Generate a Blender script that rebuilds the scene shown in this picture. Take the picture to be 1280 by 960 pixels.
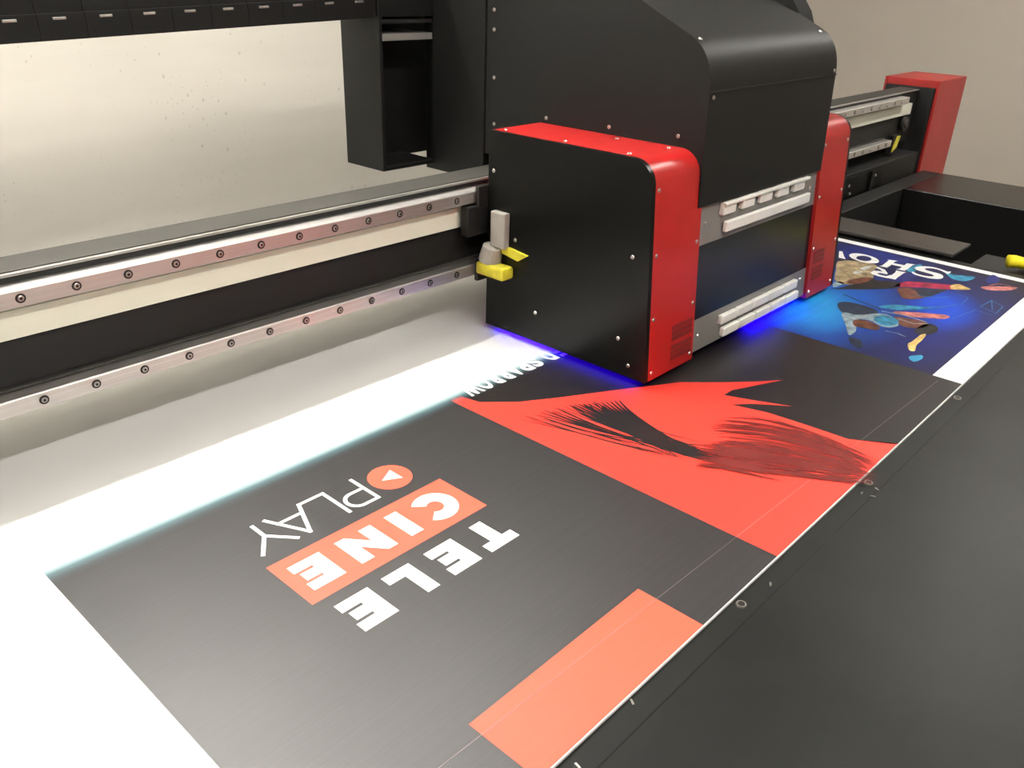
import bpy, bmesh, math, random
from mathutils import Vector, Matrix

random.seed(7)
for o in list(bpy.data.objects):
    bpy.data.objects.remove(o, do_unlink=True)
SC = bpy.context.scene
COL = SC.collection
ZT = 0.85            # height of the board's upper face above the floor

# ------------------------------------------------------------------ camera
# solved from the vanishing points of the gantry direction (X) and the bed depth direction (Y)
CX, CY = 640.0, 480.0
VPX, VPY = (1723.0, -5.0), (-672.0, -88.0)
FPX = math.sqrt(-((VPX[0]-CX)*(VPY[0]-CX) + (VPX[1]-CY)*(VPY[1]-CY)))
dX = Vector((VPX[0]-CX, VPX[1]-CY, FPX)).normalized()
dY = Vector((VPY[0]-CX, VPY[1]-CY, FPX)).normalized()
dZ = dX.cross(dY)
RW = Matrix((dX, dY, dZ))                      # camera (right, down, forward) -> world
CAM = Vector((0, 0, 0.75))                     # relative to the board's upper face
cam_data = bpy.data.cameras.new('camera')
cam_data.sensor_width = 36.0
cam_data.lens = FPX/1280*36.0
cam_data.clip_start = 0.01
cam = bpy.data.objects.new('camera', cam_data)
COL.objects.link(cam)
r, d, fw = RW.col[0], RW.col[1], RW.col[2]
cam.matrix_world = Matrix(((r[0], -d[0], -fw[0], CAM[0]),
                           (r[1], -d[1], -fw[1], CAM[1]),
                           (r[2], -d[2], -fw[2], CAM[2]+ZT),
                           (0, 0, 0, 1)))
SC.camera = cam

# ------------------------------------------------------------------ world, exposure
world = bpy.data.worlds.new('world')
SC.world = world
world.use_nodes = True
world.node_tree.nodes['Background'].inputs[0].default_value = (0.9, 0.93, 1.0, 1)
world.node_tree.nodes['Background'].inputs[1].default_value = 0.05
SC.view_settings.view_transform = 'Standard'
SC.view_settings.look = 'None'
SC.view_settings.exposure = 1.27
SC.view_settings.gamma = 1.0
SC.view_settings.use_curve_mapping = False
LAMP_BACK, LAMP_FRONT, LAMP_FAR, LAMP_SHEEN = 46.0, 50.0, 62.0, 66.0   # strengths of the ceiling tubes, the last one added for print sheen

# ------------------------------------------------------------------ materials
MATS = {}
def nmat(name, col, rough=0.5, metal=0.0, spec=0.5, noise=None, bump=None, emit=None, coat=0.0):
    """noise = (scale, amount, stretch), bump = (scale, strength)"""
    m = bpy.data.materials.new(name)
    m.use_nodes = True
    nt = m.node_tree
    b = nt.nodes['Principled BSDF']
    b.inputs['Base Color'].default_value = (*col, 1)
    b.inputs['Roughness'].default_value = rough
    b.inputs['Metallic'].default_value = metal
    b.inputs['Specular IOR Level'].default_value = spec
    b.inputs['Coat Weight'].default_value = coat
    tc = nt.nodes.new('ShaderNodeTexCoord')
    if noise:
        mp = nt.nodes.new('ShaderNodeMapping')
        mp.inputs['Scale'].default_value = noise[2] if len(noise) > 2 else (1, 1, 1)
        n = nt.nodes.new('ShaderNodeTexNoise')
        n.inputs['Scale'].default_value = noise[0]
        n.inputs['Detail'].default_value = 6
        rp = nt.nodes.new('ShaderNodeValToRGB')
        a = noise[1]
        rp.color_ramp.elements[0].position = 0.3
        rp.color_ramp.elements[1].position = 0.7
        rp.color_ramp.elements[0].color = (*[c*(1-a) for c in col], 1)
        rp.color_ramp.elements[1].color = (*[min(1, c*(1+a)) for c in col], 1)
        nt.links.new(tc.outputs['Object'], mp.inputs[0])
        nt.links.new(mp.outputs[0], n.inputs['Vector'])
        nt.links.new(n.outputs['Fac'], rp.inputs[0])
        nt.links.new(rp.outputs[0], b.inputs['Base Color'])
    if bump:
        n2 = nt.nodes.new('ShaderNodeTexNoise')
        n2.inputs['Scale'].default_value = bump[0]
        n2.inputs['Detail'].default_value = 4
        bp = nt.nodes.new('ShaderNodeBump')
        bp.inputs['Strength'].default_value = bump[1]
        bp.inputs['Distance'].default_value = 0.002
        nt.links.new(tc.outputs['Object'], n2.inputs['Vector'])
        nt.links.new(n2.outputs['Fac'], bp.inputs['Height'])
        nt.links.new(bp.outputs[0], b.inputs['Normal'])
    if emit:
        b.inputs['Emission Color'].default_value = (*emit[0], 1)
        b.inputs['Emission Strength'].default_value = emit[1]
    MATS[name] = m
    return m

def wall_mat(name, col, spots=True):
    m = nmat(name, col, 0.75, spec=0.25)
    nt = m.node_tree
    b = nt.nodes['Principled BSDF']
    tc = next(n for n in nt.nodes if n.type == 'TEX_COORD')
    n = nt.nodes.new('ShaderNodeTexNoise'); n.inputs['Scale'].default_value = 2.2; n.inputs['Detail'].default_value = 8
    mp = nt.nodes.new('ShaderNodeMapping'); mp.inputs['Scale'].default_value = (0.5, 1, 2.5)
    nt.links.new(tc.outputs['Object'], mp.inputs[0]); nt.links.new(mp.outputs[0], n.inputs['Vector'])
    rp = nt.nodes.new('ShaderNodeValToRGB')
    rp.color_ramp.elements[0].position = 0.3; rp.color_ramp.elements[1].position = 0.7
    va = 0.06 if spots else 0.015
    rp.color_ramp.elements[0].color = (*[c*(1-va) for c in col], 1)
    rp.color_ramp.elements[1].color = (*[min(1, c*(1+va)) for c in col], 1)
    nt.links.new(n.outputs['Fac'], rp.inputs[0])
    last = rp.outputs[0]
    if spots:
        for sc, th, sofft, dk, msk in ((60, 0.10, 0.20, (0.27, 0.22, 0.15), 5.0), (26, 0.08, 0.13, (0.20, 0.15, 0.10), 2.3), (9, 0.030, 0.045, (0.06, 0.05, 0.04), 1.5)):
            v = nt.nodes.new('ShaderNodeTexVoronoi'); v.inputs['Scale'].default_value = sc
            mp2 = nt.nodes.new('ShaderNodeMapping'); mp2.inputs['Scale'].default_value = (1.0, 1.0, 0.7)
            nt.links.new(tc.outputs['Object'], mp2.inputs[0]); nt.links.new(mp2.outputs[0], v.inputs['Vector'])
            rr = nt.nodes.new('ShaderNodeValToRGB')
            rr.color_ramp.elements[0].position = th; rr.color_ramp.elements[0].color = (1, 1, 1, 1)
            rr.color_ramp.elements[1].position = sofft; rr.color_ramp.elements[1].color = (0, 0, 0, 1)
            nt.links.new(v.outputs['Distance'], rr.inputs[0])
            k = nt.nodes.new('ShaderNodeTexNoise'); k.inputs['Scale'].default_value = msk
            nt.links.new(tc.outputs['Object'], k.inputs['Vector'])
            kr = nt.nodes.new('ShaderNodeValToRGB')
            kr.color_ramp.elements[0].position = 0.5; kr.color_ramp.elements[1].position = 0.62
            nt.links.new(k.outputs['Fac'], kr.inputs[0])
            mu = nt.nodes.new('ShaderNodeMath'); mu.operation = 'MULTIPLY'
            nt.links.new(rr.outputs[0], mu.inputs[0]); nt.links.new(kr.outputs[0], mu.inputs[1])
            mu2 = nt.nodes.new('ShaderNodeMath'); mu2.operation = 'MULTIPLY'; mu2.inputs[1].default_value = 0.38
            nt.links.new(mu.outputs[0], mu2.inputs[0])
            mx = nt.nodes.new('ShaderNodeMixRGB'); mx.inputs[2].default_value = (*dk, 1)
            nt.links.new(mu2.outputs[0], mx.inputs[0]); nt.links.new(last, mx.inputs[1])
            last = mx.outputs[0]
    nt.links.new(last, b.inputs['Base Color'])
    return m

wall_mat('plaster_back', (0.49, 0.465, 0.41))
wall_mat('plaster_side', (0.56, 0.51, 0.445), spots=False)
nmat('ceiling_paint', (0.75, 0.74, 0.72), 0.9, noise=(3, 0.04))
nmat('concrete_floor', (0.22, 0.21, 0.20), 0.6, noise=(4, 0.25))
nmat('board_white', (0.86, 0.86, 0.85), 0.45, noise=(6, 0.01))
nmat('bed_black', (0.0085, 0.0092, 0.0082), 0.45, spec=0.22, noise=(5, 0.35), bump=(400, 0.10))
nmat('frame_black', (0.007, 0.007, 0.007), 0.30, spec=0.35, noise=(20, 0.2))
nmat('plate_dark', (0.055, 0.05, 0.047), 0.35, metal=0.3, noise=(30, 0.2))
nmat('carriage_black', (0.0035, 0.0038, 0.0034), 0.30, spec=0.24, noise=(60, 0.15))
nmat('housing_black', (0.0040, 0.0042, 0.0038), 0.52, spec=0.30, noise=(60, 0.15))
nmat('deep_black', (0.0025, 0.0025, 0.0025), 0.6, noise=(20, 0.2))
nmat('rough_black', (0.006, 0.006, 0.0055), 0.75, spec=0.2, noise=(60, 0.15))
nmat('carriage_red', (0.37, 0.011, 0.010), 0.33, spec=0.5, noise=(15, 0.05))
nmat('vent_red', (0.16, 0.008, 0.008), 0.4, noise=(30, 0.15))
nmat('cover_red', (0.34, 0.014, 0.012), 0.38, spec=0.5, noise=(15, 0.06))
nmat('rail_steel', (0.76, 0.74, 0.72), 0.46, metal=1.0, noise=(8, 0.08, (0.2, 1, 40)))
nmat('beam_grey', (0.048, 0.046, 0.041), 0.6, metal=0.1, spec=0.2, noise=(10, 0.12, (0.2, 1, 1)))
nmat('tray_grey', (0.38, 0.37, 0.35), 0.5, noise=(10, 0.1))
nmat('beam_lip', (0.36, 0.35, 0.33), 0.35, metal=0.6, noise=(10, 0.1))
nmat('cream_strip', (0.70, 0.69, 0.58), 0.45, noise=(6, 0.05, (0.3, 1, 4)))
nmat('bolt_dark', (0.035, 0.032, 0.03), 0.35, metal=0.6, noise=(200, 0.2))
nmat('bolt_steel', (0.55, 0.53, 0.5), 0.3, metal=1.0, noise=(200, 0.15))
nmat('grey_plate', (0.23, 0.225, 0.215), 0.38, metal=0.25, noise=(12, 0.1))
nmat('white_plastic', (0.83, 0.81, 0.77), 0.4, noise=(40, 0.04))
nmat('dark_acrylic', (0.010, 0.012, 0.015), 0.24, spec=0.45, noise=(20, 0.1))
nmat('yellow_plastic', (0.62, 0.55, 0.04), 0.4, noise=(40, 0.2))
nmat('yellow_cloth', (0.93, 0.76, 0.015), 0.7, noise=(30, 0.12), bump=(120, 0.3))
nmat('olive_cloth', (0.28, 0.33, 0.05), 0.75, noise=(30, 0.2), bump=(120, 0.3))
nmat('sensor_grey', (0.30, 0.28, 0.25), 0.4, noise=(40, 0.1))
nmat('lamp_body', (0.8, 0.8, 0.78), 0.5, noise=(5, 0.03))
nmat('uv_light', (0.02, 0.0, 0.2), 0.5, noise=(10, 0.01), emit=((0.012, 0.0, 1.0), 11.0))
nmat('uv_dim', (0.02, 0.0, 0.2), 0.5, noise=(10, 0.01), emit=((0.03, 0.0, 1.0), 2.4))
nmat('print_white', (0.86, 0.86, 0.855), 0.42, noise=(20, 0.01))
nmat('print_coral', (0.83, 0.110, 0.062), 0.40, noise=(20, 0.03))
nmat('print_line', (0.20, 0.15, 0.145), 0.4, noise=(20, 0.1))

def print_mat(name, build, band=(0.72, 1.35)):
    """flat ink on the board; build(nt, x, y) returns the ink colour socket. Object origins sit at world zero in x,y.
    The printer is still laying the topmost swath, so the ink thins out to bare board towards y = 1.085."""
    m = bpy.data.materials.new(name); m.use_nodes = True
    nt = m.node_tree
    b = nt.nodes['Principled BSDF']
    b.inputs['Roughness'].default_value = 0.42
    b.inputs['Specular IOR Level'].default_value = {'ink_charcoal': 0.72, 'ink_blue': 0.2}.get(name, 0.36)
    tc = nt.nodes.new('ShaderNodeTexCoord')
    sp = nt.nodes.new('ShaderNodeSeparateXYZ'); nt.links.new(tc.outputs['Object'], sp.inputs[0])
    col = build(nt, sp.outputs[0], sp.outputs[1], tc.outputs['Object'])
    # banding of the print passes: fine stripes along the carriage travel
    w = nt.nodes.new('ShaderNodeTexNoise'); w.inputs['Scale'].default_value = 1.0; w.inputs['Detail'].default_value = 3
    mp = nt.nodes.new('ShaderNodeMapping'); mp.inputs['Scale'].default_value = (0.35, 260, 1)
    nt.links.new(tc.outputs['Object'], mp.inputs[0]); nt.links.new(mp.outputs[0], w.inputs['Vector'])
    bp = nt.nodes.new('ShaderNodeBump'); bp.inputs['Strength'].default_value = 0.10; bp.inputs['Distance'].default_value = 0.0006
    nt.links.new(w.outputs['Fac'], bp.inputs['Height']); nt.links.new(bp.outputs[0], b.inputs['Normal'])
    bw = nt.nodes.new('ShaderNodeMapRange'); bw.inputs[1].default_value = 0.3; bw.inputs[2].default_value = 0.7
    bw.inputs[3].default_value = band[0]; bw.inputs[4].default_value = band[1]
    nt.links.new(w.outputs['Fac'], bw.inputs[0])
    ml = nt.nodes.new('ShaderNodeVectorMath'); ml.operation = 'SCALE'
    nt.links.new(col, ml.inputs[0]); nt.links.new(bw.outputs[0], ml.inputs['Scale'])
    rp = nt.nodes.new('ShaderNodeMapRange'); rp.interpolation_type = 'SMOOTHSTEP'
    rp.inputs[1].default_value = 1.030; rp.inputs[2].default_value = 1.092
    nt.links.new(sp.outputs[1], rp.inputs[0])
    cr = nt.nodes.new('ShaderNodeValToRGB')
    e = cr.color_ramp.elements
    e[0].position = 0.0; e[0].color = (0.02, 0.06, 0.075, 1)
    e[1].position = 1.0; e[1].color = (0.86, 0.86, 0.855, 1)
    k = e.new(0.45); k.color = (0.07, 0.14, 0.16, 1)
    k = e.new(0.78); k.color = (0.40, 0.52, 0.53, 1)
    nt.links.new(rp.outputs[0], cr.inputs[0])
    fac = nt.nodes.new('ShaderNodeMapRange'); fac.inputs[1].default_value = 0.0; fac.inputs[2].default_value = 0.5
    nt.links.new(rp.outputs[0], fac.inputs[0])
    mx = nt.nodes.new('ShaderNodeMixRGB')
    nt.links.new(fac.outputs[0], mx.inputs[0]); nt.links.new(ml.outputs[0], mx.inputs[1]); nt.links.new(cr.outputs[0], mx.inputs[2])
    nt.links.new(mx.outputs[0], b.inputs['Base Color'])
    MATS[name] = m
    return m

def flat_ink(c):
    def f(nt, x, y, v):
        n = nt.nodes.new('ShaderNodeRGB'); n.outputs[0].default_value = (*c, 1)
        return n.outputs[0]
    return f
def blue_ink(nt, x, y, v):
    # printed artwork of the third poster: a blue spotlight fading into navy and near-black
    def radial(cx, cy, sx, sy, ang):
        mp = nt.nodes.new('ShaderNodeMapping'); mp.vector_type = 'TEXTURE'
        mp.inputs['Location'].default_value = (cx, cy, 0); mp.inputs['Scale'].default_value = (sx, sy, 1)
        mp.inputs['Rotation'].default_value = (0, 0, ang)
        nt.links.new(v, mp.inputs[0])
        g = nt.nodes.new('ShaderNodeTexGradient'); g.gradient_type = 'SPHERICAL'
        nt.links.new(mp.outputs[0], g.inputs[0])
        return g.outputs['Fac']
    base = nt.nodes.new('ShaderNodeRGB'); base.outputs[0].default_value = (0.010, 0.0075, 0.012, 1)
    last = base.outputs[0]
    nz = nt.nodes.new('ShaderNodeTexNoise'); nz.inputs['Scale'].default_value = 9; nz.inputs['Detail'].default_value = 5
    nt.links.new(v, nz.inputs['Vector'])
    for (cx, cy, sx, sy, a, c, gain) in ((2.18, 0.66, 0.52, 0.40, 0.0, (0.008, 0.016, 0.15), 1.6),
                                          (2.08, 0.78, 0.36, 0.20, 0.25, (0.006, 0.10, 0.50), 1.6),
                                          (2.02, 0.80, 0.20, 0.13, 0.3, (0.02, 0.32, 0.72), 1.5),
                                          (2.27, 0.57, 0.20, 0.10, 0.2, (0.006, 0.07, 0.62), 1.5),
                                          (2.60, 0.86, 0.10, 0.22, 0.1, (0.008, 0.018, 0.16), 1.3)):
        f = radial(cx, cy, sx, sy, a)
        mu = nt.nodes.new('ShaderNodeMath'); mu.operation = 'MULTIPLY'; mu.inputs[1].default_value = gain; mu.use_clamp = True
        nt.links.new(f, mu.inputs[0])
        m2 = nt.nodes.new('ShaderNodeMath'); m2.operation = 'MULTIPLY'; m2.use_clamp = True
        ad = nt.nodes.new('ShaderNodeMath'); ad.operation = 'ADD'; ad.inputs[1].default_value = 0.45
        nt.links.new(nz.outputs['Fac'], ad.inputs[0])
        nt.links.new(mu.outputs[0], m2.inputs[0]); nt.links.new(ad.outputs[0], m2.inputs[1])
        mx = nt.nodes.new('ShaderNodeMixRGB'); mx.inputs[2].default_value = (*c, 1)
        nt.links.new(m2.outputs[0], mx.inputs[0]); nt.links.new(last, mx.inputs[1])
        last = mx.outputs[0]
    return last

print_mat('ink_charcoal', flat_ink((0.0125, 0.0112, 0.0122)))
print_mat('ink_near_black', flat_ink((0.0105, 0.0082, 0.0082)), (0.9, 1.1))
print_mat('ink_wine', flat_ink((0.15, 0.016, 0.013)), (0.95, 1.05))
print_mat('ink_red', flat_ink((0.72, 0.045, 0.030)), (0.97, 1.03))
print_mat('ink_orange', flat_ink((0.78, 0.105, 0.060)), (0.97, 1.03))
print_mat('ink_blue', blue_ink, (0.92, 1.08))

# ------------------------------------------------------------------ geometry helpers
WLOC = {}
class MB:
    """collects shapes in table-relative metres (z = 0 is the board's upper face)"""
    def __init__(self):
        self.v, self.f, self.m = [], [], []
    def poly(self, pts, z=None, mi=0):
        i = len(self.v)
        self.v += [tuple(p) if z is None else (p[0], p[1], z) for p in pts]
        self.f.append(tuple(range(i, i+len(pts)))); self.m.append(mi)
        return self
    def box(self, x0, x1, y0, y1, z0, z1, mi=0):
        i = len(self.v)
        self.v += [(x, y, z) for z in (z0, z1) for (x, y) in ((x0, y0), (x1, y0), (x1, y1), (x0, y1))]
        for q in ((3, 2, 1, 0), (4, 5, 6, 7), (0, 1, 5, 4), (1, 2, 6, 5), (2, 3, 7, 6), (3, 0, 4, 7)):
            self.f.append(tuple(i+k for k in q)); self.m.append(mi)
        return self
    def prism(self, prof, a, b, axis='x', mi=0):
        """profile of (u, w): axis x -> (y, z); axis y -> (x, z); axis z -> (x, y)"""
        n = len(prof); i = len(self.v)
        for t in (a, b):
            for (u, w) in prof:
                self.v.append({'x': (t, u, w), 'y': (u, t, w), 'z': (u, w, t)}[axis])
        self.f.append(tuple(i+k for k in range(n))); self.m.append(mi)
        self.f.append(tuple(i+n+k for k in reversed(range(n)))); self.m.append(mi)
        for k in range(n):
            l = (k+1) % n
            self.f.append((i+l, i+k, i+n+k, i+n+l)); self.m.append(mi)
        return self
    def cyl(self, c, axis, r0, r1, h, n=16, mi=0):
        i = len(self.v)
        ax = Vector(axis).normalized(); u = ax.orthogonal().normalized(); w = ax.cross(u)
        for (rr, t) in ((r0, 0), (r1, h)):
            for k in range(n):
                a = 2*math.pi*k/n
                self.v.append(tuple(Vector(c)+ax*t+u*rr*math.cos(a)+w*rr*math.sin(a)))
        self.f.append(tuple(i+k for k in reversed(range(n)))); self.m.append(mi)
        self.f.append(tuple(i+n+k for k in range(n))); self.m.append(mi)
        for k in range(n):
            l = (k+1) % n
            self.f.append((i+k, i+l, i+n+l, i+n+k)); self.m.append(mi)
        return self
    def tube(self, pts, rads, n=10, mi=0):
        i = len(self.v); pts = [Vector(p) for p in pts]
        for j, p in enumerate(pts):
            t = (pts[min(j+1, len(pts)-1)]-pts[max(j-1, 0)]).normalized()
            u = t.cross(Vector((0.13, 0.2, 1))).normalized(); w = t.cross(u)
            for k in range(n):
                a = 2*math.pi*k/n
                self.v.append(tuple(p+u*rads[j][0]*math.cos(a)+w*rads[j][1]*math.sin(a)))
        for j in range(len(pts)-1):
            for k in range(n):
                l = (k+1) % n
                self.f.append((i+j*n+k, i+j*n+l, i+(j+1)*n+l, i+(j+1)*n+k)); self.m.append(mi)
        self.f.append(tuple(i+k for k in reversed(range(n)))); self.m.append(mi)
        self.f.append(tuple(i+(len(pts)-1)*n+k for k in range(n))); self.m.append(mi)
        return self
    def mesh(self, name, mats, origin=(0, 0, 0), bevel=0, smooth=False, fix=True):
        me = bpy.data.meshes.new(name)
        ox, oy, oz = origin
        me.from_pydata([(x-ox, y-oy, z-oz) for (x, y, z) in self.v], [], self.f)
        for mm in mats: me.materials.append(MATS[mm])
        for p, mi in zip(me.polygons, self.m): p.material_index = mi
        bm = bmesh.new(); bm.from_mesh(me)
        if fix: bmesh.ops.recalc_face_normals(bm, faces=bm.faces)
        if bevel:
            es = [e for e in bm.edges if len(e.link_faces) == 2 and e.calc_face_angle(0) > 0.6]
            bmesh.ops.bevel(bm, geom=es, offset=bevel, segments=2, profile=0.5, affect='EDGES', clamp_overlap=True)
        bm.to_mesh(me); bm.free()
        if smooth:
            for p in me.polygons: p.use_smooth = True
        return me
def link(name, me, parent=None, wloc=(0, 0, 0)):
    """wloc is table-relative; it becomes local to the parent"""
    o = bpy.data.objects.new(name, me); COL.objects.link(o)
    w = Vector(wloc)
    o.parent = parent
    pw = WLOC[parent.name] if parent else Vector((0, 0, -ZT))
    o.location = w-pw
    WLOC[o.name] = w
    return o
def root(name, label, cat, loc, group=None):
    o = link(name, None, None, loc)
    o['label'] = label; o['category'] = cat
    if group: o['group'] = group
    return o
def part(name, mb, mats, parent, bevel=0, smooth=False, origin=None, label=None):
    mats = [mats] if isinstance(mats, str) else mats
    if origin is None: origin = tuple(WLOC[parent.name]) if parent else (0, 0, -ZT)
    o = link(name, mb.mesh(name, mats, origin, bevel, smooth), parent, origin)
    if label: o['label'] = label
    return o
def struct(name, mb, mat, label):
    o = part(name, mb, mat, None)
    o['kind'] = 'structure'; o['label'] = label
    return o
def px(x, y, z=0.0):
    """photo pixel -> point on the horizontal plane z"""
    dr = RW @ Vector((x-CX, y-CY, FPX))
    return CAM+dr*((z-CAM[2])/dr[2])

# ------------------------------------------------------------------ the room
X0, X1, Y0, Y1, ZF, ZC = -3.0, 5.7, -3.0, 2.7, -ZT, 1.95
struct('floor', MB().box(X0, X1, Y0, Y1, ZF-0.1, ZF), 'concrete_floor', 'grey concrete workshop floor')
struct('ceiling', MB().box(X0, X1, Y0, Y1, ZC, ZC+0.1), 'ceiling_paint', 'plain white workshop ceiling')
struct('wall_back', MB().box(X0, X1, Y1, Y1+0.1, ZF, ZC), 'plaster_back', 'cream plaster wall with specks and scuffs behind the gantry')
struct('wall_right', MB().box(X1, X1+0.1, Y0, Y1, ZF, ZC), 'plaster_side', 'plain beige wall beyond the red end cover')
struct('wall_left', MB().box(X0-0.1, X0, Y0, Y1, ZF, ZC), 'plaster_side', 'plain beige side wall')
struct('wall_front', MB().box(X0, X1, Y0-0.1, Y0, ZF, ZC), 'plaster_side', 'plain beige wall behind the viewer')

def ceiling_lamp(x, y, length, strength, label):
    t = root('ceiling_lamp', label, 'ceiling lamp', (x, y, ZC-0.09), 'fluorescent ceiling lamps')
    part('lamp_body', MB().prism([(y-0.06, ZC), (y+0.06, ZC), (y+0.03, ZC-0.05), (y-0.03, ZC-0.05)], x-length/2, x+length/2), 'lamp_body', t)
    nm = 'tube_%d' % int(strength*10)
    if nm not in MATS: nmat(nm, (0.9, 0.9, 0.9), 0.4, noise=(5, 0.01), emit=((1.0, 0.965, 0.90), strength))
    part('lamp_tube', MB().cyl((x-length/2+0.03, y, ZC-0.072), (1, 0, 0), 0.019, 0.019, length-0.06, 14), nm, t, smooth=False)
    for s in (-1, 1):
        xx = x+s*(length/2-0.02)
        part('tube_holder', MB().box(xx-0.012, xx+0.012, y-0.02, y+0.02, ZC-0.092, ZC-0.048), 'lamp_body', t)
ceiling_lamp(0.55, 1.56, 3.0, LAMP_BACK, 'fluorescent ceiling tube running above the gantry beam')
ceiling_lamp(0.45, 2.22, 1.7, LAMP_SHEEN, 'added unseen ceiling tube by the cream back wall giving the print its sheen')  # extra tube, added so the charcoal poster picks up a sheen
ceiling_lamp(0.8, -0.5, 2.4, LAMP_FRONT, 'fluorescent ceiling tube above the near side of the printer bed')
ceiling_lamp(3.9, 0.4, 1.5, LAMP_FAR, 'fluorescent ceiling tube above the red end cover side')

# ------------------------------------------------------------------ printer bed
bed = root('printer_bed', 'black flatbed printer table with steel frame under the printed board', 'printer table', (1.0, 0.6, -ZT))
BZ = -0.005
part('table_top', MB().box(-1.6, 2.745, -0.42, 2.1, -0.06, BZ), 'bed_black', bed, bevel=0.002)
part('edge_strip', MB().box(-1.6, 2.745, 0.3455, 0.3745, BZ, BZ+0.0006), 'bed_black', bed)
part('side_frame', MB().prism([(-1.6, -0.06), (2.70, -0.06), (2.70, -0.30), (-1.6, -0.30)], -0.38, 2.06, 'y'), 'frame_black', bed)
for (lx, ly) in ((-1.4, -0.3), (2.5, -0.3), (-1.4, 1.95), (2.5, 1.95), (3.95, 1.95), (3.95, -0.3)):
    part('leg', MB().box(lx-0.06, lx+0.06, ly-0.06, ly+0.06, -ZT, -0.28), 'frame_black', bed, bevel=0.004)
# capping-station well at the far end of the bed
part('side_bar', MB().box(3.60, 4.03, -0.40, 1.152, -0.30, 0.0), 'frame_black', bed, bevel=0.004)
part('rear_bar', MB().box(2.75, 4.03, 1.153, 1.230, -0.30, 0.0), 'deep_black', bed, bevel=0.004)
part('well_floor', MB().box(2.71, 3.599, -0.38, 1.152, -0.31, -0.28), 'deep_black', bed)
part('front_bar', MB().box(2.75, 3.599, -0.40, 0.0, -0.28, 0.0), 'frame_black', bed, bevel=0.004)
part('ledge', MB().box(2.746, 2.99, 0.001, 0.66, -0.08, -0.03), 'deep_black', bed, bevel=0.003)
part('wiper_plate', MB().box(2.735, 2.905, 0.690, 1.14, 0.004, 0.013), 'plate_dark', bed, bevel=0.002, label='dark grey flat plate along the far edge of the board')
part('plate_bracket', MB().box(2.75, 2.88, 0.72, 1.12, -0.06, 0.004), 'deep_black', bed)
pin_me = None
for k, x in enumerate((0.881, 1.306, 1.755)):
    mb = MB().cyl((0, 0, 0), (0, 0, 1), 0.0075, 0.0068, 0.0022, 18, 0).cyl((0, 0, 0.0022), (0, 0, 1), 0.0048, 0.0048, 0.0004, 14, 1)
    if pin_me is None: pin_me = mb.mesh('register_pin', ['bolt_steel', 'bolt_dark'])
    link('register_pin', pin_me, bed, (x, 0.3655, BZ+0.0006))
crumb = MB().box(-0.004, 0.004, -0.0012, 0.0012, 0, 0.001).mesh('debris_chip', ['bolt_steel'])
for (qx, qy, a) in ((1077, 617, 0.2), (1096, 612, 1.1), (1091, 621, 2.0), (790, 878, 1.0), (963, 731, 0.5), (722, 958, 1.4)):
    p = px(qx, qy, BZ)
    o = link('debris_chip', crumb, bed, (p[0], p[1], BZ+0.0006)); o.rotation_euler = (0, 0, a)

# ------------------------------------------------------------------ board with the three posters
BX0, BX1, BY0, BY1 = -1.2, 2.69, 0.377, 1.95
board = root('printed_board', 'white rigid board printed with three large posters lying on the black bed', 'board', (1.0, 0.6, BZ))
part('sheet', MB().box(BX0, BX1, BY0, BY1, BZ+0.0001, 0.0), 'board_white', board, bevel=0.0006)
def inkpart(name, polys, mat, parent, z, label=None):
    mb = MB()
    for k, p in enumerate(polys): mb.poly(p, z+k*1.2e-5)
    me = bpy.data.meshes.new(name)
    me.from_pydata(mb.v, [], mb.f)
    me.materials.append(MATS[mat])
    bm = bmesh.new(); bm.from_mesh(me)
    for f in bm.faces:
        f.normal_update()
        if f.normal.z < 0: f.normal_flip()
    bmesh.ops.triangulate(bm, faces=bm.faces)
    bm.to_mesh(me); bm.free()
    o = link(name, me, parent, (0, 0, 0))
    if label: o['label'] = label
    return o
L1, L2, L3, L4 = 0.0003, 0.0005, 0.0007, 0.0009
XA, XB, XC, XD = 0.266, 1.0065, 1.822, 2.655
YF = 0.3785
post1 = inkpart('poster_print', [[(XA, YF), (XB, YF), (XB, 1.09), (XA, 1.09)]], 'ink_charcoal', board, L1, 'charcoal poster with a white and coral lettered logo')
post2 = inkpart('poster_print', [[(XB, YF), (XC, YF), (XC, 1.09), (XB, 1.09)]], 'ink_near_black', board, L1, 'black and red poster with sweeping dark strands')
post3 = inkpart('poster_print', [[(XC, 0.438), (XD, 0.438), (XD, 1.09), (XC, 1.09)]], 'ink_blue', board, L1, 'blue and navy poster with white serif letters')

# --- poster 1: logo lettering (reads towards -X, tops towards -Y)
def zq(pts, s=3.2, ox=280, oy=560):
    return [px(ox+a/s, oy+b/s).to_2d() for (a, b) in pts]
def quadmap(bl, tl, tr, br):
    return lambda u, v: (bl*(1-u)*(1-v)+tl*(1-u)*v+tr*u*v+br*u*(1-v))
UNIT = {
 'E': [(0, 0), (0, 1), (1, 1), (1, .72), (.45, .72), (.45, .64), (.9, .64), (.9, .36), (.45, .36), (.45, .28), (1, .28), (1, 0)],
 'L': [(0, 0), (0, 1), (.44, 1), (.44, .29), (1, .29), (1, 0)],
 'T': [(.3, 0), (.3, .70), (0, .70), (0, 1), (1, 1), (1, .70), (.7, .70), (.7, 0)],
 'I': [(0, 0), (0, 1), (1, 1), (1, 0)],
 'N': [(0, 0), (0, 1), (.27, 1), (.66, .50), (.66, 1), (1, 1), (1, 0), (.73, 0), (.34, .50), (.34, 0)],
}
YT0, YT1 = 0.7395, 0.6740      # baseline and cap height of the upper word
YC0, YC1 = 0.8475, 0.7830      # of the word in the coral box
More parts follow.
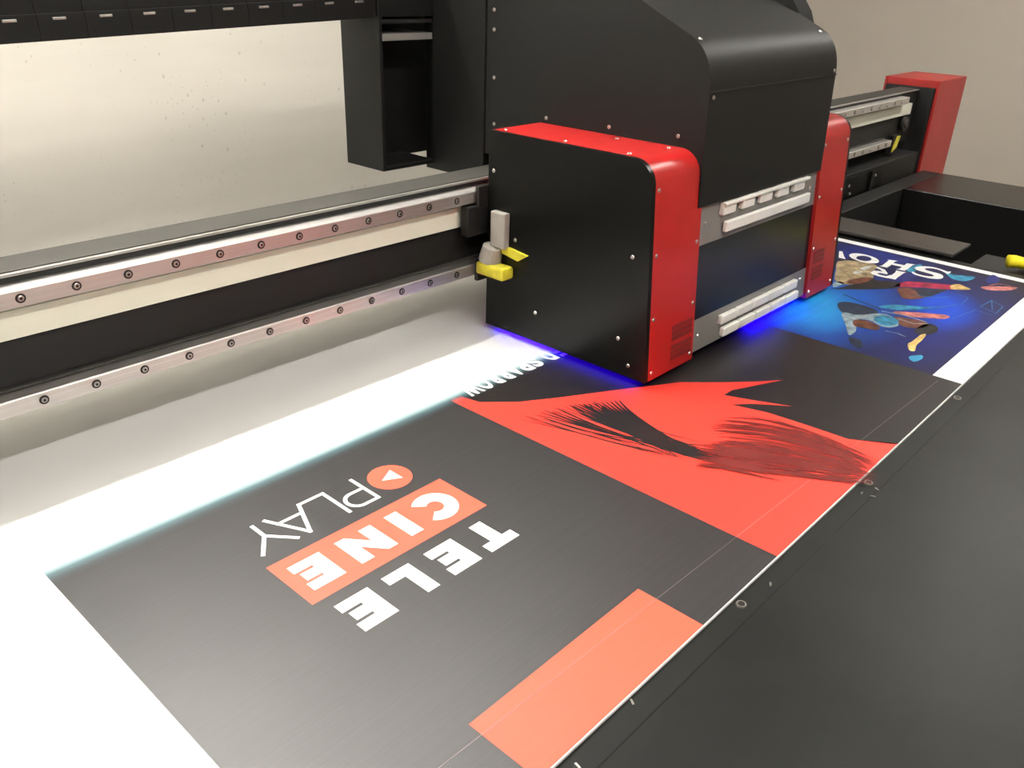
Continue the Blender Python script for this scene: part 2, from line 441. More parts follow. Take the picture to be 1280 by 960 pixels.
def letter(ch, xl, xr, y0, y1, mat='print_white', z=L3, parent=None):
    pts = [(xl+(xr-xl)*u, y0+(y1-y0)*v) for (u, v) in UNIT[ch]]
    return inkpart('letter_'+ch.lower(), [pts], mat, parent or post1, z)
letter('T', 0.7815, 0.7235, YT0, YT1)
letter('E', 0.7035, 0.6510, YT0, YT1)
letter('L', 0.6230, 0.5745, YT0, YT1)
letter('E', 0.5510, 0.4965, YT0, YT1)
inkpart('logo_box', [[(0.4795, 0.7615), (0.8030, 0.7615), (0.8030, 0.8685), (0.4795, 0.8685)]], 'print_coral', post1, L2, 'coral rectangle behind the word')
def ring(cx, cy, ro, ri, a0, a1, n=28):
    o = [(cx+ro*math.cos(a0+(a1-a0)*k/n), cy+ro*math.sin(a0+(a1-a0)*k/n)) for k in range(n+1)]
    i = [(cx+ri*math.cos(a0+(a1-a0)*k/n), cy+ri*math.sin(a0+(a1-a0)*k/n)) for k in range(n+1)]
    return [[o[k], o[k+1], i[k+1], i[k]] for k in range(n)]
inkpart('letter_c', ring(0.7440, 0.8150, 0.0365, 0.0135, -math.pi+0.72, math.pi-0.72), 'print_white', post1, L3)
def xs(*zp): return [p[0] for p in zq(zp)]
a, b_ = xs((685, 255), (637, 280)); letter('I', a, b_, YC0, YC1)
a, b_ = xs((585, 310), (437, 382)); letter('N', a, b_, YC0, YC1)
a, b_ = xs((375, 415), (248, 482)); letter('E', a, b_, YC0, YC1)
c = (0.7490, 0.9285)
inkpart('logo_disc', [[(c[0]+0.0365*math.cos(t*math.pi/20), c[1]+0.0365*math.sin(t*math.pi/20)) for t in range(40)]], 'print_coral', post1, L2, 'round coral play button')
inkpart('play_triangle', [[(c[0]+0.0135, c[1]-0.0165), (c[0]+0.0135, c[1]+0.0165), (c[0]-0.0165, c[1])]], 'print_white', post1, L3)
def stroke(pts, w):
    out = []
    pts = [Vector(p) for p in pts]
    for p, q in zip(pts, pts[1:]):
        t = (q-p).normalized(); n = Vector((-t[1], t[0]))*(w/2)
        p2, q2 = p-t*w*0.42, q+t*w*0.42
        out.append([tuple(p2+n), tuple(q2+n), tuple(q2-n), tuple(p2-n)])
    return out
SW = 0.0062
yb, yt = 0.9645, 0.8955         # baseline, cap line of the thin word
bowl = [(0.6985, yt)]+[(0.6720+0.0185*math.cos(-math.pi/2-math.pi*k/12), (yt+0.9330)/2+0.0188*math.sin(-math.pi/2-math.pi*k/12)) for k in range(13)]+[(0.6985, 0.9330)]
inkpart('letter_p', stroke([(0.6985, yb), (0.6985, yt)], SW)+stroke(bowl, SW), 'print_white', post1, L3)
inkpart('letter_l', stroke([(0.6430, yt), (0.6430, yb), (0.5990, yb)], SW), 'print_white', post1, L3)
inkpart('letter_a', stroke([(0.5990, yb), (0.5715, yt), (0.5390, yb)], SW)+stroke([(0.5905, 0.9440), (0.5480, 0.9440)], SW), 'print_white', post1, L3)
inkpart('letter_y', stroke([(0.5185, yb), (0.5185, 0.9330)], SW)+stroke([(0.5500, yt), (0.5185, 0.9330), (0.4925, yt)], SW), 'print_white', post1, L3)
inkpart('orange_panel', [[(0.4840, YF), (0.8055, YF), (0.8055, 0.4795), (0.4840, 0.4795)]], 'ink_orange', post1, L2, 'coral orange rectangle at the board edge')
inkpart('print_seam', [[(0.266, 0.4655), (1.8, 0.4195), (1.8, 0.4203), (0.266, 0.4664)]], 'print_line', post1, L4, 'hairline print seam')

# --- poster 2: generic stand-in, a red field with sweeping dark strands
fld = [px(*p).to_2d() for p in ((560, 499.5), (600, 503), (650, 502.5), (700, 497), (745, 491), (800, 484), (850, 478), (905, 478), (950, 477), (980, 475),
      (950, 481), (915, 488), (905, 494), (945, 501), (990, 508), (940, 505), (915, 506), (960, 516), (1010, 532), (1060, 549), (1122, 556))]
fld += [Vector((1.47, YF)), Vector((XB, YF))]
fld[0] = Vector((XB, 1.09))
fld.insert(1, Vector((1.03, 1.07)))
inkpart('red_field', [[tuple(p) for p in fld]], 'ink_red', post2, L2, 'bright red field of the black and red poster')
mb = MB()
def strand(p0, p1, p2, p3, w, z):
    ps = []
    for k in range(15):
        t = k/14
        q = Vector(p0)*(1-t)**3+Vector(p1)*3*t*(1-t)**2+Vector(p2)*3*t*t*(1-t)+Vector(p3)*t**3
        ps.append(px(*q).to_2d())
    L, R = [], []
    for k, p in enumerate(ps):
        t = (ps[min(k+1, 14)]-ps[max(k-1, 0)]).normalized(); n = Vector((-t[1], t[0]))
        ww = w*math.sin(math.pi*min(1, 0.06+0.94*k/14))**0.7
        L.append(p+n*ww); R.append(p-n*ww)
    for k in range(14):
        mb.poly([L[k], L[k+1], R[k+1], R[k]], z)
rs = random.Random(3)
ZS = L3
def st(*a):
    global ZS
    ZS += 6e-6
    strand(*a, ZS)
for k in range(34):                                     # left plume
    t = k/33
    st((648+100*t+rs.uniform(-10, 10), 524-20*t+rs.uniform(-4, 4)), (700+60*t, 520+16*(1-t)+rs.uniform(-5, 5)), (770+30*t, 536+22*(1-t)+rs.uniform(-4, 4)),
           (850+rs.uniform(-10, 50), 566+rs.uniform(-10, 12)), rs.uniform(0.0006, 0.0018)*(1+t))
for k in range(12):                                     # dark sweep under the plume
    t = k/11
    st((712+62*t, 507-6*t), (765+25*t, 522+6*(1-t)), (815+20*t, 552+14*(1-t)), (905+rs.uniform(0, 40), 580+rs.uniform(-6, 10)), 0.0042)
me = mb.mesh('dark_strands', ['ink_near_black'])
o = link('dark_strands', me, post2, (0, 0, 0)); o['kind'] = 'stuff'; o['label'] = 'dark sweeping strands printed over the red field'
mb = MB()
for k in range(130):                                    # wine-red fan gathering towards the board edge
    t = rs.random()
    st((912+rs.uniform(-16, 30)-34*t, 522+64*t+rs.uniform(-3, 3)), (970, 522+70*t+rs.uniform(-4, 4)), (1040, 546+58*t+rs.uniform(-4, 4)),
           (1090+rs.uniform(-26, 12), 580+26*t+rs.uniform(-10, 3)), rs.uniform(0.0006, 0.0020))
for k in range(40):                                     # denser roots of the fan
    t = rs.random()
    st((884+rs.uniform(-14, 14), 556+26*t), (905, 560+26*t), (930, 564+28*t), (955+rs.uniform(0, 60), 568+34*t), rs.uniform(0.0012, 0.0030))
me = mb.mesh('wine_strands', ['ink_wine'])
o = link('wine_strands', me, post2, (0, 0, 0)); o['kind'] = 'stuff'; o['label'] = 'wine red strands fanning towards the board edge'
# white condensed title, text laid flat with the default font, reading towards -X
def text_part(ch, xl, xr, y0, y1, mat, parent, z, bold=0.0):
    cu = bpy.data.curves.new('t', 'FONT'); cu.body = ch; cu.size = 1.0; cu.offset = bold
    to = bpy.data.objects.new('t', cu); COL.objects.link(to)
    bpy.context.view_layer.update()
    me = bpy.data.meshes.new_from_object(to.evaluated_get(bpy.context.evaluated_depsgraph_get()))
    bpy.data.objects.remove(to, do_unlink=True)
    vx = [v.co.x for v in me.vertices]; vy = [v.co.y for v in me.vertices]
    a0, a1, b0, b1 = min(vx), max(vx), min(vy), max(vy)
    for v in me.vertices:
        v.co = (xl+(xr-xl)*(v.co.x-a0)/(a1-a0), y0+(y1-y0)*(v.co.y-b0)/(b1-b0), z)
    me.materials.clear(); me.materials.append(MATS[mat])
    for p in me.polygons: p.material_index = 0
    o = link('letter_'+ch.lower(), me, parent, (0, 0, 0))
    return o
TX0, TX1 = 1.3150, 1.0460
word = 'D SPARROW'
wd = [1, 0.55, 1, 1, 1.08, 1, 1, 1, 1.4]
tot = sum(wd)
xx = TX0
for ch, w_ in zip(word, wd):
    nx = xx+(TX1-TX0)*w_/tot
    if ch != ' ':
        text_part(ch, xx-0.0012, nx+0.0022, 1.090, 1.040, 'print_white', post2, L3, 0.042)
    xx = nx
for ch, xa, xb_ in (('E', 1.352, 1.322), ('R', 1.390, 1.357)):
    text_part(ch, xa, xb_, 1.090, 1.040, 'print_white', post2, L3, 0.042)

# --- poster 3: white serif letters and loose colour strokes (a generic stand-in for the artwork)
def zp3(pts):           # outlines read in a 4.571x crop whose corner is (1000, 285)
    return [tuple(px(1000+a/4.571, 285+b/4.571).to_2d()) for (a, b) in pts]
def zp8(pts):           # outlines read in an 8x crop whose corner is (1040, 300)
    return [tuple(px(1040+a/8, 300+b/8).to_2d()) for (a, b) in pts]
def smooth(pts, n=5):   # closed Catmull-Rom through the points
    out = []
    m = len(pts); P = [Vector(p) for p in pts]
    for k in range(m):
        a, b, c, d = P[k-1], P[k], P[(k+1) % m], P[(k+2) % m]
        for j in range(n):
            t = j/n
            out.append(tuple(0.5*((2*b)+(c-a)*t+(2*a-5*b+4*c-d)*t*t+(3*b-a-3*c+d)*t**3)))
    return out
S_ = [(1190, 318), (1160, 344), (1128, 328), (1080, 305), (1020, 290), (960, 284), (928, 290), (945, 304), (1000, 320), (1075, 340), (1110, 361), (1104, 383), (1060, 392), (980, 386),
      (900, 369), (822, 346), (795, 325), (814, 321), (850, 340), (920, 358), (985, 366), (1018, 361), (1000, 346), (930, 326), (860, 306), (828, 286), (850, 269), (920, 265), (1010, 273), (1100, 298), (1155, 318)]
inkpart('letter_s', [smooth(zp8(S_), 3)], 'print_white', post3, L3)
inkpart('letter_h', [zp8([(545, 196), (665, 212), (632, 216), (572, 266), (548, 270), (566, 280), (468, 262), (500, 258), (560, 212), (566, 204)]),
                     zp8([(742, 232), (838, 250), (808, 254), (748, 300), (724, 304), (742, 314), (640, 292), (672, 290), (738, 244), (746, 238)]),
                     zp8([(612, 232), (728, 258), (712, 274), (596, 248)])], 'print_white', post3, L3)
O_o = zp8([(320+149*math.cos(t*math.pi/18), 186+40*math.sin(t*math.pi/18)+0.20*149*math.cos(t*math.pi/18)) for t in range(37)])
O_i = zp8([(318+76*math.cos(t*math.pi/18), 187+25*math.sin(t*math.pi/18)+0.10*76*math.cos(t*math.pi/18)) for t in range(37)])
inkpart('letter_o', [[O_o[k], O_o[k+1], O_i[k+1], O_i[k]] for k in range(36)], 'print_white', post3, L3)
inkpart('letter_w', [zp8([(72, 112), (104, 116), (118, 160), (136, 194), (92, 184), (66, 178)])], 'print_white', post3, L3)
inkpart('letter_r', [zp8([(640, 306), (745, 328), (720, 332), (650, 380), (636, 398), (545, 380), (566, 374), (632, 326)]),
                     zp8([(600, 360), (556, 384), (470, 366), (398, 344), (384, 326), (420, 308), (470, 312), (560, 334), (548, 346), (484, 332), (450, 334), (470, 348), (540, 364), (585, 352)]),
                     zp8([(455, 270), (530, 300), (556, 336), (512, 326), (478, 296), (440, 282)])], 'print_white', post3, L3)
for nm, c_ in (('stroke_beige', (0.48, 0.37, 0.21)), ('stroke_magenta', (0.52, 0.018, 0.08)), ('stroke_gold', (0.80, 0.55, 0.18)), ('stroke_pink', (0.72, 0.22, 0.20)),
               ('stroke_pale', (0.36, 0.50, 0.56)), ('stroke_brown', (0.20, 0.065, 0.035)), ('stroke_cyan', (0.03, 0.33, 0.55)), ('stroke_dark', (0.015, 0.03, 0.07)), ('stroke_black', (0.02, 0.017, 0.02))):
    nmat(nm, tuple(v*0.72 for v in c_), 0.42, spec=0.3, noise=(45, 0.6))
def blob(name, pts, mat, z=L2):
    inkpart(name, [smooth(zp3(pts))], mat, post3, z)
inkpart('colour_stroke', [smooth(zp8([(50, 225), (130, 206), (250, 215), (420, 245), (450, 275), (412, 320), (415, 370), (370, 410), (250, 440), (120, 445), (30, 400), (40, 300)]))], 'stroke_beige', post3, L2)
blob('colour_stroke', [(160, 352), (260, 334), (420, 288), (440, 300), (560, 310), (552, 342), (380, 352), (200, 350)], 'stroke_black')
blob('colour_stroke', [(548, 326), (600, 308), (720, 312), (870, 328), (900, 345), (860, 352), (700, 342), (560, 336)], 'stroke_magenta')
blob('colour_stroke', [(862, 330), (900, 322), (930, 330), (975, 352), (920, 354), (865, 350)], 'stroke_gold', L3)
blob('colour_stroke', [(1035, 338), (1120, 334), (1240, 340), (1200, 356), (1120, 358), (1060, 352)], 'stroke_pink')
blob('colour_stroke', [(560, 345), (640, 345), (700, 370), (720, 395), (650, 408), (590, 402), (566, 375)], 'stroke_brown')
blob('colour_stroke', [(640, 345), (830, 352), (800, 372), (740, 392), (690, 388), (660, 360)], 'stroke_dark', L3)
blob('colour_stroke', [(215, 432), (290, 425), (420, 462), (440, 490), (330, 500), (240, 482)], 'stroke_dark')
blob('colour_stroke', [(240, 485), (330, 498), (470, 490), (540, 520), (560, 560), (480, 568), (400, 530), (330, 528), (318, 590), (280, 612), (262, 560)], 'stroke_pale', L3)
blob('colour_stroke', [(305, 530), (370, 528), (450, 562), (440, 584), (360, 572), (310, 560)], 'stroke_brown', L4)
blob('colour_stroke', [(530, 480), (640, 482), (840, 500), (830, 520), (720, 516), (600, 502)], 'stroke_pink', L3)
blob('colour_stroke', [(540, 510), (640, 522), (730, 545), (700, 572), (600, 566), (560, 545)], 'stroke_brown', L3)
blob('colour_stroke', [(700, 555), (760, 552), (790, 580), (760, 606), (690, 610), (650, 590)], 'stroke_black', L3)
blob('colour_stroke', [(720, 610), (690, 612), (640, 650), (615, 665), (625, 700), (655, 704), (665, 672), (700, 640)], 'stroke_gold', L4)
blob('colour_stroke', [(625, 735), (690, 728), (700, 745), (660, 765), (630, 755)], 'stroke_cyan', L3)
blob('colour_stroke', [(280, 625), (340, 640), (360, 680), (330, 688), (290, 660)], 'stroke_dark', L3)
blob('colour_stroke', [(450, 452), (600, 470), (900, 440), (760, 452), (640, 446), (520, 440)], 'stroke_cyan', L3)
for nm, c_ in (('stroke_navy', (0.010, 0.022, 0.22)), ('stroke_sky', (0.02, 0.22, 0.50)), ('stroke_white', (0.62, 0.66, 0.66))):
    nmat(nm, tuple(v*0.75 for v in c_), 0.42, spec=0.3, noise=(60, 0.45))
def blob8(pts, mat, z=L2): inkpart('colour_stroke', [smooth(zp8(pts))], mat, post3, z)
blob8([(110, 90), (170, 120), (250, 140), (180, 150), (160, 190), (120, 170), (100, 120)], 'stroke_navy')
blob8([(470, 210), (560, 190), (760, 185), (740, 225), (640, 240), (520, 250), (480, 240)], 'stroke_navy')
blob8([(760, 290), (860, 245), (900, 260), (820, 320), (760, 320)], 'stroke_cyan')
blob8([(640, 400), (700, 350), (790, 330), (850, 360), (780, 400), (680, 410)], 'stroke_navy')
blob8([(20, 425), (80, 415), (118, 435), (70, 462), (10, 470)], 'stroke_pale')
blob8([(150, 410), (240, 385), (380, 375), (400, 395), (300, 432), (180, 440)], 'stroke_brown', L3)
blob8([(210, 320), (280, 308), (300, 330), (240, 345)], 'stroke_white', L3)
blob8([(280, 285), (360, 262), (400, 262), (330, 305)], 'stroke_white', L3)
for pts, w_, m_ in (([(500, 456), (640, 470), (780, 462), (900, 436)], 0.0030, 'stroke_sky'), ([(470, 478), (600, 500), (720, 540)], 0.0035, 'stroke_white'),
                    ([(250, 380), (330, 415), (460, 465)], 0.0050, 'stroke_dark'), ([(560, 520), (650, 548), (730, 548)], 0.0030, 'stroke_white'),
                    ([(490, 590), (560, 605), (600, 622)], 0.0035, 'stroke_pale'), ([(240, 500), (300, 520), (400, 505)], 0.0040, 'stroke_white'),
                    ([(1030, 450), (1095, 415), (1160, 450), (1120, 490), (1030, 450)], 0.0022, 'stroke_sky'), ([(1095, 415), (1098, 470)], 0.0020, 'stroke_sky'),
                    ([(900, 380), (960, 400), (920, 440)], 0.0018, 'stroke_sky'), ([(870, 520), (1000, 470), (1100, 500)], 0.0018, 'stroke_sky'),
                    ([(1080, 330), (1130, 320), (1200, 332)], 0.0030, 'stroke_pink'), ([(660, 385), (760, 400), (860, 395)], 0.0040, 'stroke_sky')):
    inkpart('colour_line', stroke(zp3(pts), w_), m_, post3, L4)
blob('colour_stroke', [(1060, 300), (1100, 268), (1140, 290), (1130, 312), (1090, 318)], 'stroke_navy')
blob('colour_stroke', [(420, 520), (480, 500), (560, 530), (540, 556), (470, 556)], 'stroke_cyan', L4)
blob('colour_stroke', [(840, 262), (900, 270), (1000, 280), (960, 302), (900, 300), (860, 285)], 'stroke_cyan', L2)

# ------------------------------------------------------------------ gantry beam
gan = root('gantry_beam', 'long dark gantry beam with two steel rails and cream strip above the board', 'gantry', (2.0, 1.35, -ZT))
GX0, GX1 = -1.55, 3.985
part('beam_body', MB().box(GX0, GX1, 1.310, 1.385, 0.124, 0.3300), 'deep_black', gan)
part('top_plate', MB().box(GX0, GX1, 1.312, 1.388, 0.3300, 0.336), 'beam_grey', gan, bevel=0.0008)
part('top_lip', MB().box(GX0, GX1, 1.304, 1.3115, 0.330, 0.3345), 'beam_lip', gan, bevel=0.0008)
part('added_shade_tray', MB().box(GX0, 3.98, 1.386, 1.62, 0.126, 0.134).box(GX0, 3.98, 1.61, 1.62, 0.134, 0.165), 'tray_grey', gan)  # unseen tray, added to keep the board below and behind the beam shaded
def rail(x0, x1, zc, h):
    pr = [(1.310, zc-h/2), (1.276, zc-h/2), (1.274, zc-h/2+0.002), (1.274, zc+h/2-0.002), (1.276, zc+h/2), (1.310, zc+h/2)]
    return MB().prism(pr, x0, x1)
part('upper_rail', rail(GX0, 3.80, 0.3065, 0.0265), 'rail_steel', gan)
part('lower_rail', rail(GX0, 3.70, 0.1455, 0.026), 'rail_steel', gan)
part('cream_strip', MB().box(GX0, 3.92, 1.298, 1.310, 0.240, 0.2835), 'cream_strip', gan, bevel=0.001)
part('lower_lip', MB().box(GX0, 3.70, 1.302, 1.310, 0.160, 0.164), 'beam_grey', gan)
bolt = MB().cyl((0, 0, 0), (0, -1, 0), 0.0072, 0.0068, 0.0012, 18, 0).cyl((0, -0.0012, 0), (0, -1, 0), 0.0046, 0.0040, 0.0010, 14, 1).cyl((0, -0.0022, 0), (0, -1, 0), 0.0022, 0.0022, 0.0004, 6, 0).mesh('rail_bolt', ['bolt_dark', 'bolt_steel'])
for zc, end in ((0.3065, 3.78), (0.1455, 3.68)):
    k = -1
    while True:
        x = 0.3765+0.0778*k; k += 1
        if x > end: break
        if 1.45 < x < 2.6: continue
        link('rail_bolt', bolt, gan, (x, 1.274, zc))
# far end: end plate, red cover, pulley, tags
part('end_plate', MB().box(3.985, 4.005, 1.245, 1.45, -0.02, 0.342), 'deep_black', gan, bevel=0.002)
cov = MB()
cov.box(4.000, 4.345, 1.232, 1.2445, -0.30, 0.372)
cov.box(4.000, 4.345, 1.4505, 1.463, -0.30, 0.372)
cov.box(4.000, 4.345, 1.2445, 1.4505, 0.342, 0.372)
cov.box(4.335, 4.345, 1.2445, 1.4505, -0.30, 0.342)
part('end_cover', cov, 'cover_red', gan, bevel=0.002, label='red sheet metal end cover')
part('end_post', MB().box(4.01, 4.33, 1.2455, 1.4495, -ZT, 0.33), 'deep_black', gan)
part('end_post', MB().box(-1.50, -1.2, 2.12, 2.3, -ZT, 0.12), 'frame_black', gan)
part('end_arm', MB().box(-1.54, -1.2, 1.29, 2.3, 0.09, 0.1235), 'frame_black', gan)
part('belt_pulley', MB().cyl((3.86, 1.298, 0.205), (0, -1, 0), 0.030, 0.030, 0.012, 24, 0).cyl((3.86, 1.286, 0.205), (0, -1, 0), 0.018, 0.016, 0.006, 18, 0), 'plate_dark', gan)
part('warning_tag', MB().prism([(3.735, 0.105), (3.775, 0.118), (3.80, 0.165), (3.765, 0.168), (3.745, 0.135)], 1.276, 1.279, 'y'), 'yellow_plastic', gan, label='small yellow tag')
part('tag_bracket', MB().box(3.73, 3.80, 1.2795, 1.300, 0.10, 0.17), 'deep_black', gan)

cap = part('capping_station', MB().box(2.80, 3.97, 1.245, 1.40, -0.30, 0.085), 'deep_black', bed, bevel=0.004, label='black capping station box under the far end of the gantry')
part('front_plate', MB().box(3.05, 3.60, 1.2385, 1.245, -0.02, 0.075), 'carriage_black', cap, bevel=0.001)
part('divider', MB().box(3.44, 3.47, 1.230, 1.2385, -0.01, 0.075), 'frame_black', cap)
for (sx, sz) in ((3.25, 0.045), (3.27, 0.012), (3.50, 0.05)):
    part('screw', MB().cyl((sx, 1.2385, sz), (0, -1, 0), 0.006, 0.005, 0.003, 10), 'bolt_steel', cap)
part('foot', MB().box(2.85, 3.9, 1.26, 1.39, -ZT, -0.30), 'frame_black', cap)

# ------------------------------------------------------------------ print carriage
car = root('print_carriage', 'large black print carriage with red corner covers riding on the gantry rails', 'print carriage', (1.7, 1.05, 0.015))
CB = 0.015
def side_prof(dy=0.0, dz=0.0):
    p = [(1.262, CB), (0.824, CB), (0.852-dy, 0.397)]
    cx_, cz_, rr = 0.899, 0.397, 0.047
    for k in range(1, 10):
        a = math.pi-math.pi/2*k/9
        p.append((cx_+rr*math.cos(a), cz_+rr*math.sin(a)))
    p.append((1.262, 0.444))
    return p
def smooth_prism(name, prof, a, b, mat, parent, label=None, bevel=0):
    o = part(name, MB().prism(prof, a, b), mat, parent, bevel=bevel, label=label)
    for p in o.data.polygons:
        if abs(p.normal.x) < 0.5: p.use_smooth = True
    o.data.set_sharp_from_angle(angle=0.5)
    return o
AX0, AX1, AX2, AX3 = 1.313, 1.489, 2.026, 2.185
smooth_prism('side_panel', side_prof(), AX0, AX0+0.012, 'carriage_black', car)
lc = smooth_prism('corner_cover', side_prof(), AX0+0.012, AX1, 'carriage_red', car, 'red wrap-around corner cover')
rc = smooth_prism('corner_cover', side_prof(), AX2, AX3-0.010, 'carriage_red', car, 'red wrap-around corner cover')
smooth_prism('side_panel', side_prof(), AX3-0.010, AX3, 'carriage_black', car)
def fy(z): return 0.824+(0.852-0.824)*(z-CB)/(0.397-CB)
def vent(x0, x1, z0, z1, parent):
    mb = MB(); n = 3; h = (z1-z0)/n
    for k in range(n):
        za, zb = z0+k*h, z0+(k+1)*h-0.002
        i = len(mb.v)
        mb.prism([(fy(za)-0.0012, za), (fy(zb)-0.0004, zb), (fy(zb)+0.003, zb), (fy(za)+0.003, za)], x0, x1)
    part('vent', mb, 'vent_red', parent, label='dark red vent slot')
vent(1.405, 1.480, 0.078, 0.112, lc); vent(1.405, 1.480, 0.036, 0.070, lc)
vent(2.045, 2.105, 0.100, 0.134, rc); vent(2.045, 2.105, 0.058, 0.092, rc)
# the tall housing between the red boxes
hp = [(1.262, 0.335), (0.846, 0.335), (0.853, 0.552)]
for k in range(1, 8):
    t = k/8
    q = Vector((0.853, 0.552))*(1-t)**2+Vector((0.855, 0.622))*2*t*(1-t)+Vector((0.905, 0.645))*t*t
    hp.append((q[0], q[1]))
hp += [(0.905, 0.645), (1.03, 0.703), (1.15, 0.760), (1.22, 0.782), (1.43, 0.790), (1.43, 0.352), (1.262, 0.352)]
smooth_prism('upper_housing', hp, 1.474, 2.024, 'housing_black', car, 'tall black housing with a sloped front hood')
part('hood_seam', MB().box(1.476, 2.022, 0.8500, 0.8545, 0.5495, 0.5520), 'deep_black', car)
# rounded hump at the rear right of the hood
hump = []
for k in range(13):
    a = math.pi*k/12
    hump.append((1.11-0.165*math.cos(a), 0.60+0.155*math.sin(a)))
smooth_prism('rear_hood', [(0.945, 0.46)]+hump+[(1.275, 0.46)], 2.0245, 2.09, 'rough_black', car)
part('core_block', MB().box(1.490, 2.025, 0.862, 1.262, 0.020, 0.334), 'deep_black', car)
def fplate(z0, z1, dy=0.0):
    return MB().prism([(fy(z0)+0.008-dy, z0), (fy(z1)+0.008-dy, z1), (0.861, z1), (0.861, z0)], 1.4905, 2.0255)
up = part('upper_plate', fplate(0.252, 0.333), 'grey_plate', car, label='grey metal strip with white blocks')
part('middle_panel', fplate(0.094, 0.2515), 'dark_acrylic', car, label='glossy dark panel')
lo = part('lower_plate', fplate(0.022, 0.0935), 'grey_plate', car, label='grey metal strip with white blocks')
def wblock(x, z, w, h, parent):
    y1 = fy(z)+0.009
    part('white_block', MB().box(x, x+w, y1-0.012, y1, z, z+h), 'white_plastic', parent, bevel=0.003)
for k in range(5):
    wblock(1.572+k*0.0795, 0.303, 0.052, 0.026, up)
part('white_bar', MB().box(1.585, 1.975, 0.838, 0.848, 0.2665, 0.290), 'white_plastic', up, bevel=0.003)
part('white_bar', MB().box(1.572, 1.957, 0.838, 0.848, 0.3245, 0.3305), 'white_plastic', up, bevel=0.001)
for r_ in range(2):
    for k in range(5):
        wblock(1.598+r_*0.012+k*0.0735, 0.060-r_*0.031, 0.070, 0.021, lo)
# ultraviolet curing lamps under both boxes
part('uv_lamp', MB().box(1.320, 1.365, 0.86, 1.235, 0.0143, 0.0149), 'uv_dim', car, label='violet ultraviolet curing lamp strip')
part('uv_lamp', MB().box(1.80, 2.00, 0.842, 0.885, 0.0188, 0.0195), 'uv_light', car, label='violet ultraviolet curing lamp strip')
# rear assembly behind the beam
part('rear_panel', MB().box(1.470, 2.006, 1.432, 1.632, 0.286, 0.80), 'housing_black', car, bevel=0.003)
ch = MB()
ch.box(1.306, 1.316, 1.600, 1.738, 0.302, 0.640)
ch.box(1.316, 1.75, 1.728, 1.738, 0.302, 0.76)
ch.box(1.306, 1.469, 1.600, 1.728, 0.640, 0.76)
ch.box(1.316, 1.469, 1.600, 1.728, 0.302, 0.312)
part('chain_bracket', ch, 'housing_black', car, bevel=0.0015, label='black channel bracket behind the beam')
part('bracket_shelf', MB().box(1.317, 1.468, 1.603, 1.727, 0.590, 0.604), 'grey_plate', car)
part('bracket_shelf', MB().box(1.317, 1.468, 1.603, 1.727, 0.626, 0.634), 'deep_black', car)
# slide blocks on the rails
for zc in (0.3065, 0.1455):
    part('slide_block', MB().box(1.285, 1.36, 1.2625, 1.2735, zc-0.024, zc+0.024), 'bolt_dark', car, bevel=0.002)
part('belt_clamp', MB().box(1.255, 1.32, 1.263, 1.287, 0.226, 0.290), 'deep_black', car, bevel=0.002)
# position sensor at the rear of the left box
sen = part('sensor', MB().box(1.296, 1.3128, 1.196, 1.238, 0.205, 0.283), 'sensor_grey', car, bevel=0.003, label='pale grey position sensor')
part('sensor_plug', MB().cyl((1.300, 1.232, 0.206), (0, 0.25, -1), 0.022, 0.026, 0.036, 16), 'sensor_grey', sen, bevel=0.002)
part('sensor_base', MB().box(1.276, 1.3128, 1.180, 1.262, 0.142, 0.170), 'yellow_plastic', sen, bevel=0.006, label='yellow sensor base')
part('sensor_flag', MB().prism([(1.225, 0.196), (1.165, 0.186), (1.140, 0.203), (1.195, 0.210)], 1.306, 1.3128), 'yellow_plastic', sen, label='yellow flag')
# screws along the edges of the covers
scr = MB().cyl((0, 0, 0), (0, 0, 1), 0.0044, 0.0034, 0.0018, 10).mesh('screw', ['bolt_steel'])
def screw(p, nrm):
    o = link('screw', scr, car, p)
    o.rotation_euler = Vector((0, 0, 1)).rotation_difference(Vector(nrm)).to_euler()
LX, FY = (-1, 0, 0), (0, -1, 0)
for (y, z) in ((1.247, 0.363), (1.115, 0.082), (0.896, 0.090), (1.180, 0.228), (0.880, 0.262), (0.866, 0.04)): screw((AX0, y, z), LX)
for (y, z) in ((1.409, 0.663), (1.408, 0.623), (1.405, 0.523), (1.402, 0.422), (1.246, 0.455), (1.076, 0.459), (0.910, 0.464)): screw((1.474, y, z), LX)
for (x, y) in ((1.345, 1.245), (1.345, 1.085), (1.345, 0.930), (1.450, 1.036), (1.450, 0.913)): screw((x, y, 0.444), (0, 0, 1))
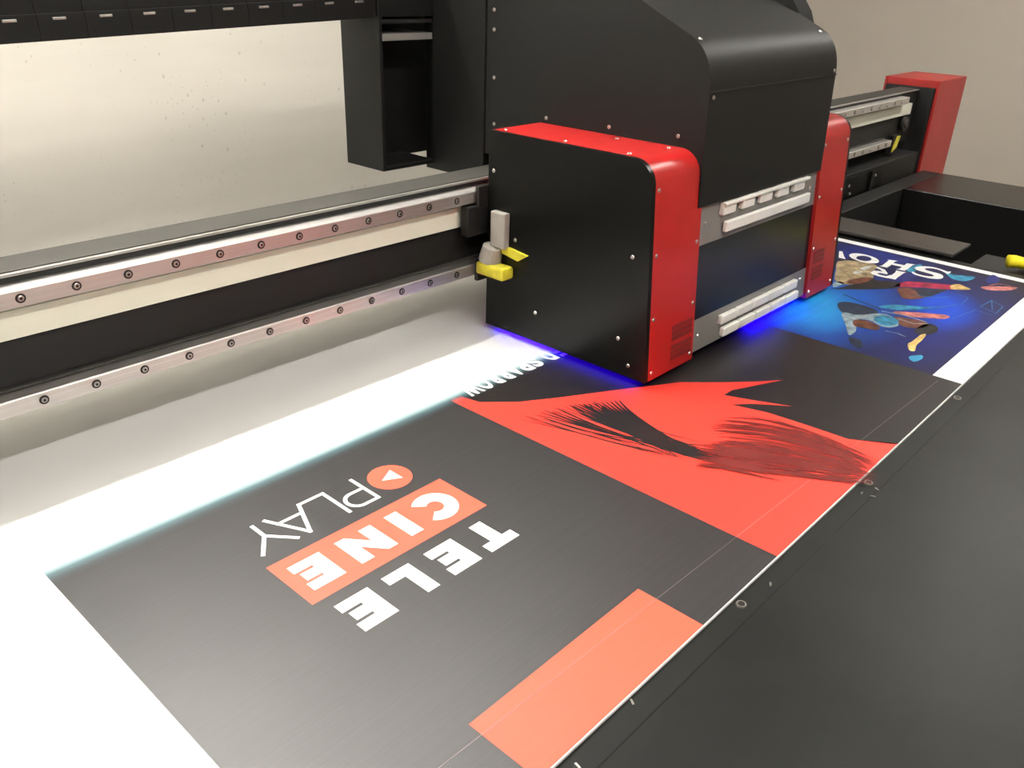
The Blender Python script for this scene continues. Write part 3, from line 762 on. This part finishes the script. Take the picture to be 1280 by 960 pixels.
for x in (1.336, 1.478, 2.038, 2.165):
    for z in (0.390, 0.268, 0.141, 0.030): screw((x, fy(z), z), FY)
for (x, z) in ((1.488, 0.541), (2.008, 0.560)): screw((x, 0.8515, z), FY)
for x in (1.486, 1.992): screw((x, 0.893, 0.640), (0, -0.4, 0.9))
for (x, z) in ((1.520, 0.295), (1.995, 0.295), (1.520, 0.055), (1.995, 0.07)): screw((x, fy(z)+0.008, z), FY)

# ------------------------------------------------------------------ cable chain running to the left from the carriage
chain = root('cable_chain', 'black cable chain hanging slightly slack behind the beam left of the carriage', 'cable chain', (0.6, 1.66, 0.60))
SL = math.atan(0.036)
lk = MB()
lk.box(-0.0391, 0.0391, 0.0, 0.11, 0.0, 0.042).box(-0.0391, 0.0391, 0.004, 0.106, 0.042, 0.115)
link_me = lk.mesh('chain_link', ['housing_black'], bevel=0.0005)
pin_m = MB().box(-0.011, 0.011, -0.0025, 0.0, -0.0022, 0.0022).mesh('link_pin', ['bolt_steel'], bevel=0.0008)
for k in range(17):
    x = 1.262-0.0785*k
    z = 0.6385+(x-1.30)*0.036
    o = link('chain_link', link_me, chain, (x, 1.603, z)); o.rotation_euler = (0, -SL, 0)
    p = bpy.data.objects.new('link_pin', pin_m); COL.objects.link(p); p.parent = o; p.location = (-0.004, 0.0, 0.034)

# ------------------------------------------------------------------ small loose things
cl = root('crumpled_cloth', 'bright yellow crumpled cloth strip beside the far end of the board', 'cloth', (2.84, 0.52, -0.03))
ps, rd = [], []
for k in range(15):
    t = k/14
    ps.append((2.822+0.030*math.sin(t*4.0), 0.560-0.22*t, -0.001+0.008*math.sin(t*9+1)))
    rd.append((0.026+0.007*math.sin(t*11), 0.015+0.004*math.cos(t*7)))
part('yellow_fold', MB().tube(ps, rd, 12), 'yellow_cloth', cl, smooth=True)
ps = [(2.880+0.01*math.sin(k), 0.525-0.017*k, -0.003+0.006*math.sin(k*1.7)) for k in range(12)]
part('olive_fold', MB().tube(ps, [(0.022+0.004*math.sin(k*1.3), 0.018) for k in range(12)], 12), 'olive_cloth', cl, smooth=True, label='olive green fold')
